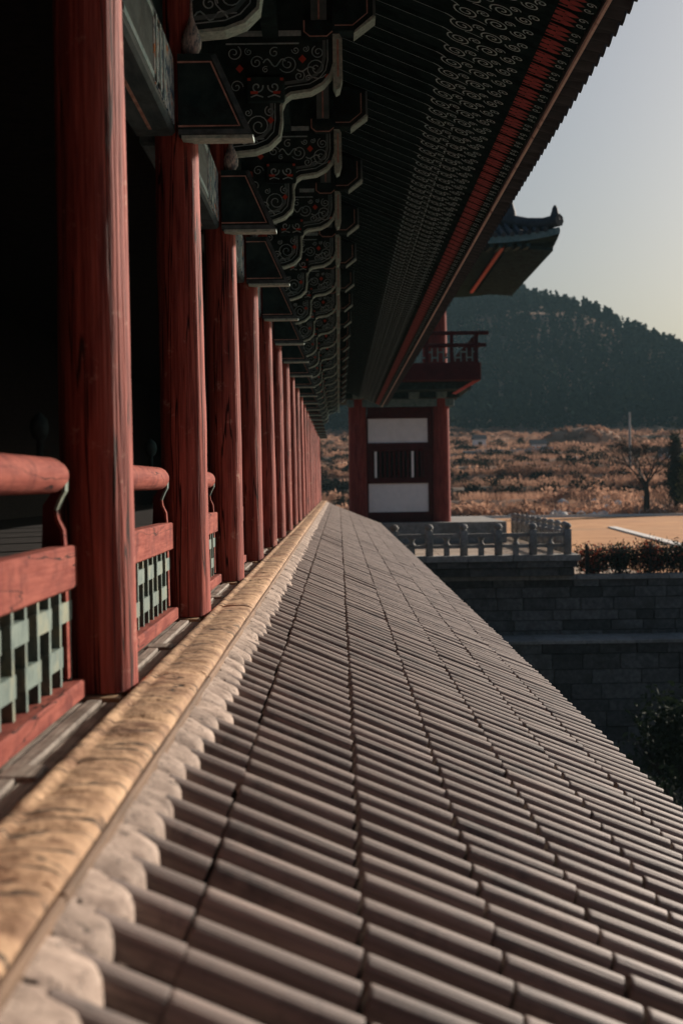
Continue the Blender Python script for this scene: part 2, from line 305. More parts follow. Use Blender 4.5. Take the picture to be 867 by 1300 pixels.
for i in range(len(low) - 1): tr.prism([low[i], off[i], off[i + 1], low[i + 1]][::-1], -.085, .085)
tr_me = tr.mesh('edge_trim', 'trim')
tp = MB(); T = [(-1.0, 2.26), (-.52, 2.26), (-.75, 2.78), (-1.0, 2.78)]; tp.prism(T, -.22, -.07, 0)
tp.ribbon([(-1.0, 2.315), (-.605, 2.315), (-.785, 2.725), (-1.0, 2.725)], .012, -.22, 1)
tp.add([(-1.0, -.224, 2.262), (-.524, -.224, 2.262), (-.575, -.224, 2.295), (-1.0, -.224, 2.295)], [(0, 1, 2, 3)], 2)
tp.add([(-.524, -.224, 2.265), (-.752, -.224, 2.778), (-.785, -.224, 2.765), (-.575, -.224, 2.295)], [(0, 1, 2, 3)], 2)
tp.box(-.98, -.52, -.218, -.072, 2.238, 2.259, 3)
tp_me = tp.mesh('beam_end_panel', ['dgreen', 'pink', 'tie', 'trim'])
hx = MB(); H = [(.0, 4.03), (.2, 4.03), (.36, 4.16), (.36, 4.42), (.0, 4.5)]; hx.prism(H, -.10, .10, 0)
hx.ribbon([(.02, 4.075), (.18, 4.075), (.31, 4.18), (.31, 4.40)], .010, -.10, 1)
hx.prism([(.19, 4.0), (.2, 4.028), (.362, 4.16), (.385, 4.145)], -.115, .115, 2)
hx.prism([(.362, 4.16), (.362, 4.42), (.38, 4.42), (.385, 4.15)], -.112, .112, 3)
hx_me = hx.mesh('beam_head', ['dgreen', 'pink', 'trim', 'teal'])
bb = MB(); bb.prism([(-.25, 4.1), (-.25, 4.0), (-.2, 3.955), (-.05, 3.955), (-.0, 4.0), (-.0, 4.1)], -.17, -.07, 0)
bb.ribbon([(-.25, 4.1), (-.25, 4.0), (-.2, 3.958), (-.05, 3.958), (.0, 4.0)], .012, -.17, 1)
bb.box(-.19, -.05, -.16, -.07, 4.1, 4.5, 2); bb.ribbon([(-.12, 4.11), (-.12, 4.49)], .016, -.16, 3)
bb_me = bb.mesh('bearing_block', ['dgreen', 'pink', 'teal', 'pink'])
eb = MB(); eb.prism([(.0, 4.0), (.0, 3.56), (.025, 3.50), (.06, 3.52), (.085, 3.62), (.085, 3.96), (.06, 4.0)], -.105, .105, 0)
eb.ribbon([(.045, 3.62), (.045, 3.95)], .016, -.105, 1); eb_me = eb.mesh('end_board', ['trim', 'pink'])
cb = MB(); cb.box(-.77, -.43, -.13, -.07, 3.40, 3.63, 0, .015)
for s_ in (-1, 1):
    cb.ribbon(spiral(-.60 + s_ * .075, 3.53, .055, 1.57 + s_ * 1.3, 1.2, s_), .012, -.13, 1); cb.ribbon([(-.60 + s_ * .02, 3.44), (-.60 + s_ * .08, 3.46), (-.60 + s_ * .13, 3.44)], .012, -.13, 1)
    q = -.60 + s_ * .10; cb.add([(q - .03, -.138, 3.468), (q + .03, -.138, 3.468), (q + .035, -.138, 3.492), (q - .035, -.138, 3.492)], [(0, 1, 2, 3)], 2)
    q = -.60 + s_ * .145; cb.add([(q - .014, -.138, 3.585), (q + .014, -.138, 3.585), (q + .014, -.138, 3.61), (q - .014, -.138, 3.61)], [(0, 1, 2, 3)], 2)
cb_me = cb.mesh('carved_block', ['dgreen', 'dimline', 'redspot'])
lf = MB()
prof = [(.004, 2.79), (.04, 2.80), (.062, 2.84), (.066, 2.89), (.05, 2.95), (.028, 3.0), (.012, 3.05), (.007, 3.16), (.004, 3.2)]
lf.lathe(prof, 10, 0, 0, 0); lf_me = lf.mesh('leaf_ornament', 'leaf', 60)
for y in YC:
    b = put('bracket', br_me, hall, (0, y, 0))
    for nm, me in (('edge_trim', tr_me), ('beam_end_panel', tp_me), ('beam_head', hx_me), ('bearing_block', bb_me), ('end_board', eb_me), ('carved_block', cb_me)): put(nm, me, b)
    put('leaf_ornament', lf_me, b, (-.915, -.13, 0))
# wall boards between brackets, purlins
mb = MB(); mb.box(-1.14, -1.10, YC[0] - 1, Y_END, 2.80, 5.0); mb.build('wall_board', 'dgreen', hall)
mb = MB(); mb.box(-.62, -.48, YC[0] - 1, Y_END + .3, 3.98, 4.16); mb.build('tie_plank', 'dgreen', hall)
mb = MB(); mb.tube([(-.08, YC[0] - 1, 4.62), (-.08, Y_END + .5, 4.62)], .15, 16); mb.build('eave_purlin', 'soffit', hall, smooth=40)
# rafters and eave
ZR = lambda x: 4.60 - .42 * x
XE = 2.10
RP = BAY / 9
def rafter_mesh():
    b = MB(); wd = RP - .05; zz = lambda x, dz=0: ZR(x) + dz
    xs_ = [-1.3, .9, XE]
    v = []
    for x in xs_:
        v += [(x, -wd / 2 + .03, zz(x)), (x, wd / 2 - .03, zz(x)), (x, wd / 2, zz(x, .03)), (x, wd / 2, zz(x, .2)), (x, -wd / 2, zz(x, .2)), (x, -wd / 2, zz(x, .03))]
    fs = [tuple(range(5, -1, -1)), tuple(range(12, 18))]
    for k in range(2):
        for i in range(6):
            j = (i + 1) % 6; fs.append((k * 6 + i, k * 6 + j, (k + 1) * 6 + j, (k + 1) * 6 + i))
    b.add(v, fs, 0)
    def rib(path, wd_, m):                                      # painted line on the underside: (x, y) path
        vv = []; ff = []
        for i, p in enumerate(path):
            a = path[max(i - 1, 0)]; c = path[min(i + 1, len(path) - 1)]; dx, dy = c[0] - a[0], c[1] - a[1]; d = math.hypot(dx, dy) or 1
            for s_ in (1, -1):
                x = p[0] - dy / d * wd_ / 2 * s_; y = p[1] + dx / d * wd_ / 2 * s_; vv.append((x, y, ZR(x) - .004))
        for i in range(len(path) - 1): ff.append((2 * i, 2 * i + 2, 2 * i + 3, 2 * i + 1))
        b.add(vv, ff, m)
    e = wd / 2 - .035
    rib([(-.1, -e), (1.0, -e)], .007, 1)
    rib([(1.0 + .1 * t / 8, -e + .06 * (t / 8) ** 2) for t in range(9)], .013, 2)
    rib(spiral(1.17, .01, .115, math.pi * 1.25, 1.9, -1, 34), .014, 2); rib(spiral(1.31, -.09, .06, 2.4, 1.5, 1, 22), .012, 2)
    rib([(1.2 + .02 * t, .125 - .01 * math.sin(t * .5)) for t in range(9)], .011, 1)
    rib(spiral(1.44, .03, .105, math.pi * .8, 1.9, 1, 34), .014, 2); rib(spiral(1.53, -.095, .05, 0, 1.4, -1, 20), .012, 2)
    rib(spiral(1.63, .05, .075, math.pi, 1.7, -1, 28), .013, 2); rib(spiral(1.70, -.08, .055, 2, 1.4, 1, 18), .012, 2)
    cl = lambda y: max(-e - .03, min(e + .03, y))
    lay = 0
    for (cx, cy, q) in ((1.86, .055, 1), (1.86, -.055, 1), (1.86, .15, .7), (1.86, -.15, .7), (1.93, .105, .9), (1.93, 0, .9), (1.93, -.105, .9)):
        pts = [(cx - .045, cy - .035 * q), (cx, cy - .055 * q), (cx + .045, cy - .035 * q), (cx + .085, cy), (cx + .045, cy + .035 * q), (cx, cy + .055 * q), (cx - .045, cy + .035 * q)]
        lay += 1
        b.add([(x, cl(y), ZR(x) - .005 - .0007 * lay) for x, y in pts], [tuple(range(7))], 3)
        vv = []; ff = []
        for i in range(7):
            p, c = pts[i], pts[(i + 1) % 7]
            if i == 6: continue
            o = len(vv); vv += [(p[0], cl(p[1]), 0), (c[0], cl(c[1]), 0), (cx + (c[0] - cx) * .86, cl(cy + (c[1] - cy) * .86), 0), (cx + (p[0] - cx) * .86, cl(cy + (p[1] - cy) * .86), 0)]; ff.append((o, o + 1, o + 2, o + 3))
        b.add([(x, y, ZR(x) - .0054 - .0007 * lay) for x, y, z in vv], ff, 4)
    rib(spiral(2.04, .06, .042, 0, 1.3, 1, 14), .010, 2); rib(spiral(2.04, -.06, .042, 0, 1.3, -1, 14), .010, 2)
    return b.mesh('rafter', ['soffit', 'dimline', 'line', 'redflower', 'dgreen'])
rm = rafter_mesh()
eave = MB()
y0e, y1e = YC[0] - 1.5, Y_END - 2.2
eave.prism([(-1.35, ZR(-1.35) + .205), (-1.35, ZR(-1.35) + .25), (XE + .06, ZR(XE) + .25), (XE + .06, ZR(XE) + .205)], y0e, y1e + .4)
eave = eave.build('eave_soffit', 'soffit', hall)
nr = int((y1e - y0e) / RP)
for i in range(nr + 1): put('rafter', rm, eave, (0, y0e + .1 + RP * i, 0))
mb = MB(); mb.prism([(XE + .002, ZR(XE) - .02), (XE + .05, ZR(XE) - .04), (XE + .06, ZR(XE) + .2), (XE + .002, ZR(XE) + .2)], y0e, y1e + .4); mb.build('fascia_board', 'rooftile', eave)
mb = MB(); mb.prism([(XE + .015, ZR(XE) - .05), (XE + .035, ZR(XE) - .06), (XE + .042, ZR(XE) - .042), (XE + .01, ZR(XE) - .028)], y0e, y1e + .4); mb.build('fascia_edge', 'pale', eave)
# upper eave tiles
et = MB(); n = 6
for (x0, x1) in ((XE + .05, XE + .24),):
    vv = []; pit = .27
    for x in (x0, x1):
        z = ZR(XE) + .10 - .25 * (x - x0)
        for dz in (0, .03): vv += [(x, -pit / 2 + pit * k / n, z + dz - .055 * math.sin(math.pi * k / n)) for k in range(n + 1)]
    q = n + 1; ff = []
    for k in range(n): ff += [(k, k + 1, 2 * q + k + 1, 2 * q + k), (q + k, 3 * q + k, 3 * q + k + 1, q + k + 1), (2 * q + k, 2 * q + k + 1, 3 * q + k + 1, 3 * q + k), (k, q + k, q + k + 1, k + 1)]
    et.add(vv, ff)
    et.tube([(x0, pit / 2, z + .05), (x1 + .03, pit / 2, z + .03)], .062, 8)
    et.tube([(x1 + .03, pit / 2, z + .02), (x1 + .05, pit / 2, z + .015)], .075, 8)
et_me = et.mesh('eave_tile', 'rooftile', 50)
ne = int((y1e + .4 - y0e) / .27)
for i in range(ne): put('eave_tile', et_me, eave, (0, y0e + .14 + .27 * i, 0))
mb = MB(); mb.prism([(XE + .1, ZR(XE) + .26), (XE + .14, ZR(XE) + .30), (.0, 5.35), (-4.6, 8.6), (-9.5, 5.0), (-9.5, 4.9), (-4.6, 8.3), (.0, 5.15)], y0e - 1, y1e + .45); mb.build('upper_roof', 'rooftile', hall)
# interior: floor, back wall, ceiling, ends
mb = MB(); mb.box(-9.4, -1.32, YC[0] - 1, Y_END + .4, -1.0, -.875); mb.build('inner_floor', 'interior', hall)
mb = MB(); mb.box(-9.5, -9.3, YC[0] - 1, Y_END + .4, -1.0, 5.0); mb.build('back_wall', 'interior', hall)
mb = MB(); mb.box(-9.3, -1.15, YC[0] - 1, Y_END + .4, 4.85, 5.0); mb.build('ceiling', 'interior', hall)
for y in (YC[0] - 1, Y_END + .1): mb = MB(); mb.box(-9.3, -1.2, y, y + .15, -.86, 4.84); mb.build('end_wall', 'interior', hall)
mb = MB(); mb.box(-9.4, -.9, YC[0] - 1, Y_END + .4, -13, -1.05); mb.build('stone_base', 'stone', hall)
# unseen mass behind the camera, added to keep sky light off the columns
mb = MB(); mb.box(-12, 12, -14, -3.6, -13, 9.5); mb.build('sky_blocker_mass', 'darkred', hall)
mb = MB(); mb.add([(-14, -16.5, 9.4), (14, -16.5, 9.4), (14, -2.2, 9.4), (-14, -2.2, 9.4), (-8, -9, 15.5), (8, -9, 15.5)], [(3, 2, 1, 0), (0, 1, 5, 4), (2, 3, 4, 5), (1, 2, 5), (3, 0, 4)]); mb.build('sky_blocker_top', 'rooftile', hall)
# floor edge: cross joists and planks
jm = MB().box(-1.34, -.915, -.2, .2, -.98, -.866, 0, .012).mesh('floor_joist', 'tanplank')
pm = [MB().box(-1.045 + k * .066, -.983 + k * .066, .215 + .03 * k, BAY - .215, -.93, -.872 - .012 * k, 0, .006).mesh('floor_plank', 'plank') for k in range(2)]
pm.append(MB().box(-1.05, -.92, BAY * .5 - .09, BAY * .5 + .09, -.93, -.868, 0, .008).mesh('floor_plank', 'plank'))
pm.append(MB().box(-1.32, -1.05, .215, BAY - .215, -.95, -.88, 0, .008).mesh('floor_plank', 'plank'))
for y in YC:
    put('floor_joist', jm, hall, (0, y, 0))
    for q in pm: put('floor_plank', q, hall, (0, y, 0))
# railing, one per bay
def railing(i, y, full):
    ya, yb = .2, BAY - .2
    r = put('railing', RB, hall, (0, y, 0))
    put('handrail', RH, r); put('bottom_rail', RBt, r)
    for q in (BAY - .30,): put('baluster', RBal, r, (-.055, q, .03))
    for q in (.34, BAY - .30): put('finial', RFin, r, (0, q, .04))
    if full:
        nb = 14; p = (yb - yb * 0 - ya - .1) / nb
        for k in range(nb + 1):
            put('lattice_bar', RBar, r, (0, ya + .05 + p * k, 0))
            if k < nb: put('lattice_link', RLink, r, (0, ya + .05 + p * (k + .5), (-.50 if k % 2 else -.67)))
RB = MB().box(-1.16, -1.075, .21, BAY - .21, -.41, -.235, 0, .008).mesh('railing', 'redrail')
yy = [.19 + (BAY - .38) * k / 30 for k in range(31)]
RH = MB().tube([(-1.15, y, .048) for y in yy], [.045 if k in (0, 30) else .062 if k in (1, 29) else .072 for k in range(31)], 20).mesh('handrail', 'redrail', 50)
RBt = MB().box(-1.20, -1.05, .2, BAY - .2, -.864, -.785, 0, .008).mesh('bottom_rail', 'redrail')
bprof = [(-1.14, -.80), (-1.055, -.80), (-1.06, -.26), (-1.065, -.20), (-1.085, -.16), (-1.09, -.12), (-1.07, -.075), (-1.055, -.05), (-1.05, .035), (-1.09, .035), (-1.10, -.06), (-1.13, -.10), (-1.14, -.3)]
b_ = MB().prism(bprof, -.03, .03, 0); b_.prism([(-1.049, .036), (-1.054, -.05), (-1.071, -.078), (-1.0865, -.12), (-1.075, -.12), (-1.055, -.072), (-1.04, -.045), (-1.037, .036)], -.034, .034, 1)
b_.prism([(-1.058, -.26), (-1.063, -.20), (-1.083, -.16), (-1.0865, -.12), (-1.075, -.12), (-1.07, -.155), (-1.05, -.2), (-1.046, -.26)], -.034, .034, 2)
b_.prism([(-1.053, -.80), (-1.058, -.26), (-1.046, -.26), (-1.041, -.80)], -.034, .034, 2)
RBal = b_.mesh('baluster', ['darkred', 'lattice', 'redrail'])
RFin = MB().lathe([(.012, .07), (.014, .13), (.012, .15), (.03, .165), (.04, .20), (.034, .235), (.01, .26), (.002, .265)], 12, 0, -1.20, 0).mesh('finial', 'dgreen', 60)
RBar = MB().box(-1.14, -1.10, -.016, .016, -.785, -.41).mesh('lattice_bar', 'lattice')
RLink = MB().box(-1.138, -1.098, -.125, .125, -.04, .04, 0).mesh('lattice_link', 'lattice')
for i, y in enumerate(YC[:-1]): railing(i, y, 1 <= i <= 4)
# log sill beam
def sill_mesh(seed):
    L_ = BAY; K = 120; v = []; fs = []
    base = [(-.862, -1.0), (-.868, -.865), (-.862, -.836), (-.845, -.826), (-.822, -.828), (-.808, -.838), (-.785, -.832), (-.74, -.829), (-.70, -.829), (-.66, -.832), (-.63, -.838), (-.612, -.85), (-.606, -.872), (-.612, -.90), (-.62, -1.0)]
    n = len(base)
    for k in range(K + 1):
        y = L_ * k / K
        for i, (x, z) in enumerate(base):
            q = mnoise.noise(Vector((x * 6, y * 2.2 + seed * 17, 1.3))); q2 = mnoise.noise(Vector((x * 14, y * 9 + seed * 17, 5.3)))
            v.append((x + .004 * q, y, z + (.007 * q + .005 * q2 - .012 * max(0, 1 - abs(((y * 2.6 + .3 * q + seed * .37) % 1) - .5) / .05) * (5 <= i <= 11) if 1 <= i <= 12 else 0)))
    for k in range(K):
        for i in range(n - 1): fs.append((k * n + i, k * n + i + 1, (k + 1) * n + i + 1, (k + 1) * n + i)[::-1])
    fs += [tuple(range(n)), tuple(range(K * n + n - 1, K * n - 1, -1))]
    return MB().add(v, fs).mesh('sill_log', 'sill', 60)
sms = [sill_mesh(k) for k in range(4)]
slip = MB().box(-.612, -.588, .005, BAY - .005, -.905, -.862, 0, .006).mesh('sill_edge', 'edgewood')
for i, y in enumerate(YC[:-1]): put('sill_edge', slip, hall, (0, y + .32, 0))
for i, y in enumerate(YC[:-1]): put('sill_log', sms[i % 4], hall, (0, y + .32 + (.004 if i % 2 else 0), 0))
# lower tiled roof
TX0, TZ0, PIT, TL = -.54, -.985, .2255, .419
def zr(x): return TZ0 - .435 * (x - TX0) + .009 * (x - TX0) ** 2
XEND = 2.14
lr = MB(); prof = [(TX0 - .1 + (XEND - TX0 + .05) * k / 8) for k in range(9)]
lr.prism([(x, zr(x) - .13) for x in prof] + [(x, zr(x) - .22) for x in prof[::-1]], -2.0, Y_END + .3)
lroof = lr.build('lower_roof', 'under', hall)
kk = 9
def tile_pts(n=10):
    sl = math.atan(.42); v = []; fs = []
    rings = [(.0, .03, .0), (.0, .056, .0), (.004, .0577, 0), (.012, .058, 0), (TL - .012, .0585, 0), (TL - .004, .0584, 0), (TL, .0582, 0), (TL, .03, 0)]
    for (s_, r, dz) in rings:
        for k in range(n + 1):
            a = math.pi * k / n; v.append((s_, -r * math.cos(a), r * 1.15 * math.sin(a) - .006))
    q = n + 1
    for j in range(len(rings) - 1):
        for k in range(n): fs.append((j * q + k, (j + 1) * q + k, (j + 1) * q + k + 1, j * q + k + 1)[::-1])
    fs.append(tuple(range(7 * q, 8 * q)))
    fs.append(tuple(range(q - 1, -1, -1)))
    return np.array(v), fs
tv, tf = tile_pts()
tile_me = MB().add(tv, tf).mesh('roof_tile', 'tile', 40)
rows = np.arange(-1.4, Y_END, PIT); ncol = 7; cand = []
for j, y in enumerate(rows):
    for c in range(ncol):
        x = -.765 + c * .4; sx = 1.0
        if c == 0: x, sx = -.57, .508
        ds = random.gauss(0, .004); yj = y + random.gauss(0, .004); zj = random.gauss(0, .0035); yaw = random.gauss(0, .012)
        u = 430 + (x + .2) / max(y, .01) * F_PX; vv = 614 - zr(x + .2) / max(y, .01) * F_PX
        inn = y > 1.5 and -80 < u < 950 and vv < 1360
        cand.append((y if inn else 999, x + ds, yj, zr(x) + zj, math.atan(.435 - .018 * (x + .2 - TX0)) + random.gauss(0, .004), yaw, sx))
order = sorted(range(len(cand)), key=lambda i: cand[i][0])
near = set(order[:300]); SV = []; SF = []; base = 0
quads = [f for f in tf if len(f) == 4]; caps_ = [f for f in tf if len(f) != 4]
qa = np.array(quads + [(c[i], c[i + 1], c[-2 - i], c[-1 - i]) for c in caps_ for i in range(0, 5)])
for i, (d, x, y, z, sl, yaw, sx) in enumerate(cand):
    if i in near: put('roof_tile', tile_me, lroof, (x, y, z), (0, sl, yaw)).scale = (sx, 1, 1)
    else:
        mt = np.array(Matrix.Rotation(yaw, 3, 'Z') @ Matrix.Rotation(sl, 3, 'Y')); SV.append((tv * np.array((sx, 1, 1))) @ mt.T + np.array((x, y, z))); SF.append(qa + base); base += len(tv)
me = np_mesh('far_roof_tiles', np.concatenate(SV), np.concatenate(SF), 'tile', None, True); me.set_sharp_from_angle(angle=R(40))
kind(put('far_roof_tiles', me, lroof), 'stuff')
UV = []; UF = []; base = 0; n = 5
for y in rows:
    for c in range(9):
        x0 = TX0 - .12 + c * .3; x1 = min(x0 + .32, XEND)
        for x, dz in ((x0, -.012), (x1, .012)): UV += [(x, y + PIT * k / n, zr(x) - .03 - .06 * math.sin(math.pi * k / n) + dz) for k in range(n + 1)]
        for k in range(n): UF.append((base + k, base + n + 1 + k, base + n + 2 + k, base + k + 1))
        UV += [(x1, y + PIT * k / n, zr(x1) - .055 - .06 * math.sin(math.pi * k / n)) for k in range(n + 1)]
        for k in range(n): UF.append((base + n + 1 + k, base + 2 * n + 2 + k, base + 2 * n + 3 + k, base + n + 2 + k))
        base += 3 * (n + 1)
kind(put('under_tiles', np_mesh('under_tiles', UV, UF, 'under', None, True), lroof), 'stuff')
# ridge closing tiles between the sill and the rows
def lump(seed):
    rr = random.Random(seed); v = []; fs = []; n = 10; hw = PIT * .5
    st = [(-.68, 1.0, -.872, 0), (-.625, 1.0, -.872, 0), (-.58, 1.0, -.888, 0), (-.54, 1.0, -.906, .0), (-.51, 1.0, -.922, .004), (-.494, 1.0, -.934, .02), (-.487, .99, -.952, .03), (-.485, .98, -.99, .035), (-.487, .97, -1.06, 0)]
    for (x, ws, zt, bl) in st:
        for k in range(n + 1):
            t = -1 + 2 * k / n; q = mnoise.noise(Vector((x * 12, t * 2.3 + seed * 7, 2.2))) * .006
            v.append((x - .05 * (1 - math.sqrt(max(0, 1 - .95 * t * t))) * (x > -.545) + q, t * hw * ws, zt - .007 * abs(t) ** 10 + q * .6 + rr.uniform(-.001, .001)))
    for j in range(len(st) - 1):
        for k in range(n): fs.append((j * (n + 1) + k, (j + 1) * (n + 1) + k, (j + 1) * (n + 1) + k + 1, j * (n + 1) + k + 1))
    return MB().add(v, fs).mesh('ridge_tile', 'mortar', 70)
lms = [lump(k) for k in range(5)]
for j, y in enumerate(rows): put('ridge_tile', lms[(j * 7 + j // 5) % 5], lroof, (random.gauss(0, .005), y + PIT / 2 + random.gauss(0, .003), random.gauss(0, .003)), (0, random.gauss(0, .012), random.gauss(0, .02)))
mb = MB(); mb.prism([(-.66, -1.05), (-.53, -1.05), (-.53, -.925), (-.60, -.893), (-.66, -.887)], -2, Y_END); mb.build('ridge_bed', 'mortar', lroof)

# ------------------------------------------------------------ stone walls
def wall(nm, label, x0, x1, y, z0, z1, hs, cap_h, wid, seed, dep=.9):
    rr = random.Random(seed); t = thing(nm, label, 'wall', ((x0 + x1) / 2, y, z0))
    MB().box(x0, x1, y + .12, y + 1.0, z0, z1 - .05).build('core', 'stone', t)
    z = z0; blocks = []; row = 0
    variants = {}
    while z < z1 - .05:
        h = min(hs * rr.uniform(.85, 1.15), z1 - z)
        if z1 - z - h < hs * .4: h = z1 - z
        x = x0 - rr.uniform(0, wid)
        while x < x1:
            w_ = wid * rr.choice((.55, .8, 1.0, 1.0, 1.3, 1.5)); a, b = max(x, x0), min(x + w_, x1)
            if b - a > .12:
                d = rr.uniform(-.035, .03); o = MB()
                o.box(a - (a + b) / 2 + .012, b - (a + b) / 2 - .012, -.0 , .3, -h / 2 + .012, h / 2 - .012, 0, .025); o.build('stone_block', 'stone', t, ((a + b) / 2, y - .04 + d, z + h / 2))
            x += w_
        z += h; row += 1
    n = int((x1 - x0) / 2.0)
    for k in range(n):
        a = x0 + (x1 - x0) * k / n; b = x0 + (x1 - x0) * (k + 1) / n
        MB().box(a + .008, b - .008, y - .16, y + dep, z1 + .002, z1 + cap_h, 0, .02).build('coping_stone', 'cap', t)
    return t
wall('stone_wall', 'dark granite block retaining wall under the hedge and balustrade', 2.3, 24.0, 62.4, -7.45, -4.62, .5, .2, 1.5, 3)
wall('stone_wall', 'lower granite block wall with a pale ledge on top, rising from the moat', 2.3, 24.0, 59.8, -13.0, -7.30, .62, .14, 1.7, 5, 2.4)

# ------------------------------------------------------------ terrace and balustrades
ter = thing('stone_terrace', 'raised granite terrace with stepped edge courses beside the tower', 'terrace', (6.4, 72, -4.5))
MB().box(2.3, 10.75, 61.95, 83, -4.40, -3.52, 0, .03).build('core', 'stone', ter)
for k, (pr, za, zb) in enumerate(((.10, -4.40, -4.02), (.22, -4.0, -3.72), (.34, -3.70, -3.42))):
    xk = 2.3
    while xk < 10.7:
        w_ = random.uniform(1.4, 2.4); b = min(xk + w_, 10.75 + pr)
        MB().box(xk, b - .015, 61.95 - pr, 62.6, za, zb, 0, .025).build('edge_stone', 'stone' if k < 2 else 'cap', ter); xk += w_
MB().box(10.7, 11.1, 62.62, 83, -3.7, -3.42, 0, .025).build('edge_stone', 'cap', ter)
nx_, ny_ = 7, 12
for a in range(nx_):
    for b in range(ny_):
        x0 = 2.35 + 8.3 * a / nx_; y0 = 62.65 + 20.3 * b / ny_
        MB().box(x0 + .01, x0 + 8.3 / nx_ - .01, y0 + .01, y0 + 20.3 / ny_ - .01, -3.515, -3.44 + random.uniform(-.008, .008)).build('paving_slab', 'paving', ter)
def balustrade(label, pts, small, zb):
    t = thing('stone_balustrade', label, 'balustrade', (*pts[0], zb))
    post = MB(); post.box(-.17, .17, -.17, .17, zb, zb + 1.18, 0, .02); post.lathe([(.13, zb + 1.17), (.13, zb + 1.22), (.19, zb + 1.27), (.19, zb + 1.36), (.14, zb + 1.44), (.04, zb + 1.48)], 10); pme = post.mesh('post', 'cap', 50)
    sp = MB().lathe([(.13, zb + .45), (.17, zb + .52), (.10, zb + .62), (.10, zb + .72), (.17, zb + .80), (.17, zb + .84)], 8).mesh('small_post', 'cap', 50)
    lp = MB().box(-.13, .13, -.12, .12, zb, zb + .34).mesh('foot_block', 'cap')
    for i, p in enumerate(pts):
        put('post', pme, t, (p[0], p[1], 0))
        if i < len(pts) - 1:
            q = pts[i + 1]; mx, my = (p[0] + q[0]) / 2, (p[1] + q[1]) / 2; L_ = math.hypot(q[0] - p[0], q[1] - p[1]) / 2 - .172
            al = abs(q[1] - p[1]) > abs(q[0] - p[0])
            for (za, zb2, tn) in ((.84, 1.02, 'top_rail'), (.34, .5, 'lower_rail')):
                if al: MB().box(mx - .10, mx + .10, my - L_, my + L_, zb + za, zb + zb2, 0, .03).build(tn, 'cap', t)
                else: MB().box(mx - L_, mx + L_, my - .10, my + .10, zb + za, zb + zb2, 0, .03).build(tn, 'cap', t)
            put('small_post', sp, t, (mx, my, 0)); put('foot_block', lp, t, (mx, my, 0))
balustrade('carved granite balustrade along the front edge of the terrace', [(2.55 + (10.55 - 2.55) * k / 5, 62.05) for k in range(6)], 1, -3.42)
balustrade('granite balustrade running back from the terrace corner, its posts sunlit', [(10.75, 64.0 + 18.5 * k / 9) for k in range(10)], 1, -3.42)

# ------------------------------------------------------------ two storey tower pavilion
tw = thing('tower_pavilion', 'two storey red timber tower with white plaster panels, balcony and upswept tiled roof', 'tower', (3.5, 80, -3.4))
MB().box(-1.5, 9.4, 75.2, 88, -3.43, -2.25, 0, .05).build('stylobate', 'cap', tw)
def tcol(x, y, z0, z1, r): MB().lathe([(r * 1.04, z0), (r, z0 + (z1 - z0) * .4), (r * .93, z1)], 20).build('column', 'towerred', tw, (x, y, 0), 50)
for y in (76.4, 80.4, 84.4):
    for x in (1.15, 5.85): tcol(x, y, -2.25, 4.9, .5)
def tbox(nm, m, *a, bev=0): return MB().box(*a, 0, bev).build(nm, m, tw)
Yf = 76.2
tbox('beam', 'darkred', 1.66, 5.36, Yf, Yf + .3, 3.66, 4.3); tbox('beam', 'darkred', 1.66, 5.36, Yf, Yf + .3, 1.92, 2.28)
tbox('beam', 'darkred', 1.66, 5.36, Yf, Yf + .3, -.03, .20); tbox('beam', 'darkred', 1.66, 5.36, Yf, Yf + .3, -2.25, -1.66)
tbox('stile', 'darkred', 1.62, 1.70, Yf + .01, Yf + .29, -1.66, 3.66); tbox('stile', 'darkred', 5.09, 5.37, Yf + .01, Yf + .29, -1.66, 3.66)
tbox('plaster_panel', 'white', 1.70, 5.09, Yf + .08, Yf + .25, 2.28, 3.66); tbox('plaster_panel', 'white', 1.70, 5.09, Yf + .08, Yf + .25, -1.66, -.03)
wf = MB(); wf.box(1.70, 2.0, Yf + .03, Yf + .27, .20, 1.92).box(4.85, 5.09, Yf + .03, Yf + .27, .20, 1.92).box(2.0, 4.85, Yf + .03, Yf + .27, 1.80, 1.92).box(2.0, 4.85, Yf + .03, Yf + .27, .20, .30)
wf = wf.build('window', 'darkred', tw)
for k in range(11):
    x = 2.12 + .262 * k; lit_slit = k in (0, 8)  # two bars painted pale to stand for bright sunlit slits in the window
    o = MB().box(x - .065, x + .065, Yf + .08, Yf + .22, .301, 1.799).build('window_bar', 'white' if lit_slit else 'darkred', wf)
    if lit_slit: o['label'] = 'window bar painted pale as a sunlit slit'
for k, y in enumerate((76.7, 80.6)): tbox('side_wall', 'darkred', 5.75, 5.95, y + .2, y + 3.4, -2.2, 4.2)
tbox('side_wall', 'interior', 1.0, 1.15, 76.9, 84, -2.2, 4.2); tbox('back_wall', 'interior', 1.2, 5.7, 84.3, 84.5, -2.2, 4.2)
tbox('painted_beam', 'teal', .5, 6.6, 76.0, 76.5, 4.32, 4.75, bev=.04); tbox('painted_beam', 'dgreen', .3, 6.9, 75.8, 76.6, 4.8, 5.1, bev=.04)
for x in (1.15, 2.7, 4.3, 5.85): tbox('bracket_block', 'teal', x - .3, x + .3, 75.5, 76.1, 4.76, 5.4, bev=.06)
tbox('deck_beam', 'dgreen', -.6, 7.3, 73.4, 87, 5.1, 5.5)
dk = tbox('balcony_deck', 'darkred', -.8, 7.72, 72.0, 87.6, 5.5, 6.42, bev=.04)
MB().prism([(7.3, 5.45), (7.72, 5.5), (6.4, 4.75), (6.2, 4.8)], 72.3, 72.6).build('strut', 'redspot', tw)
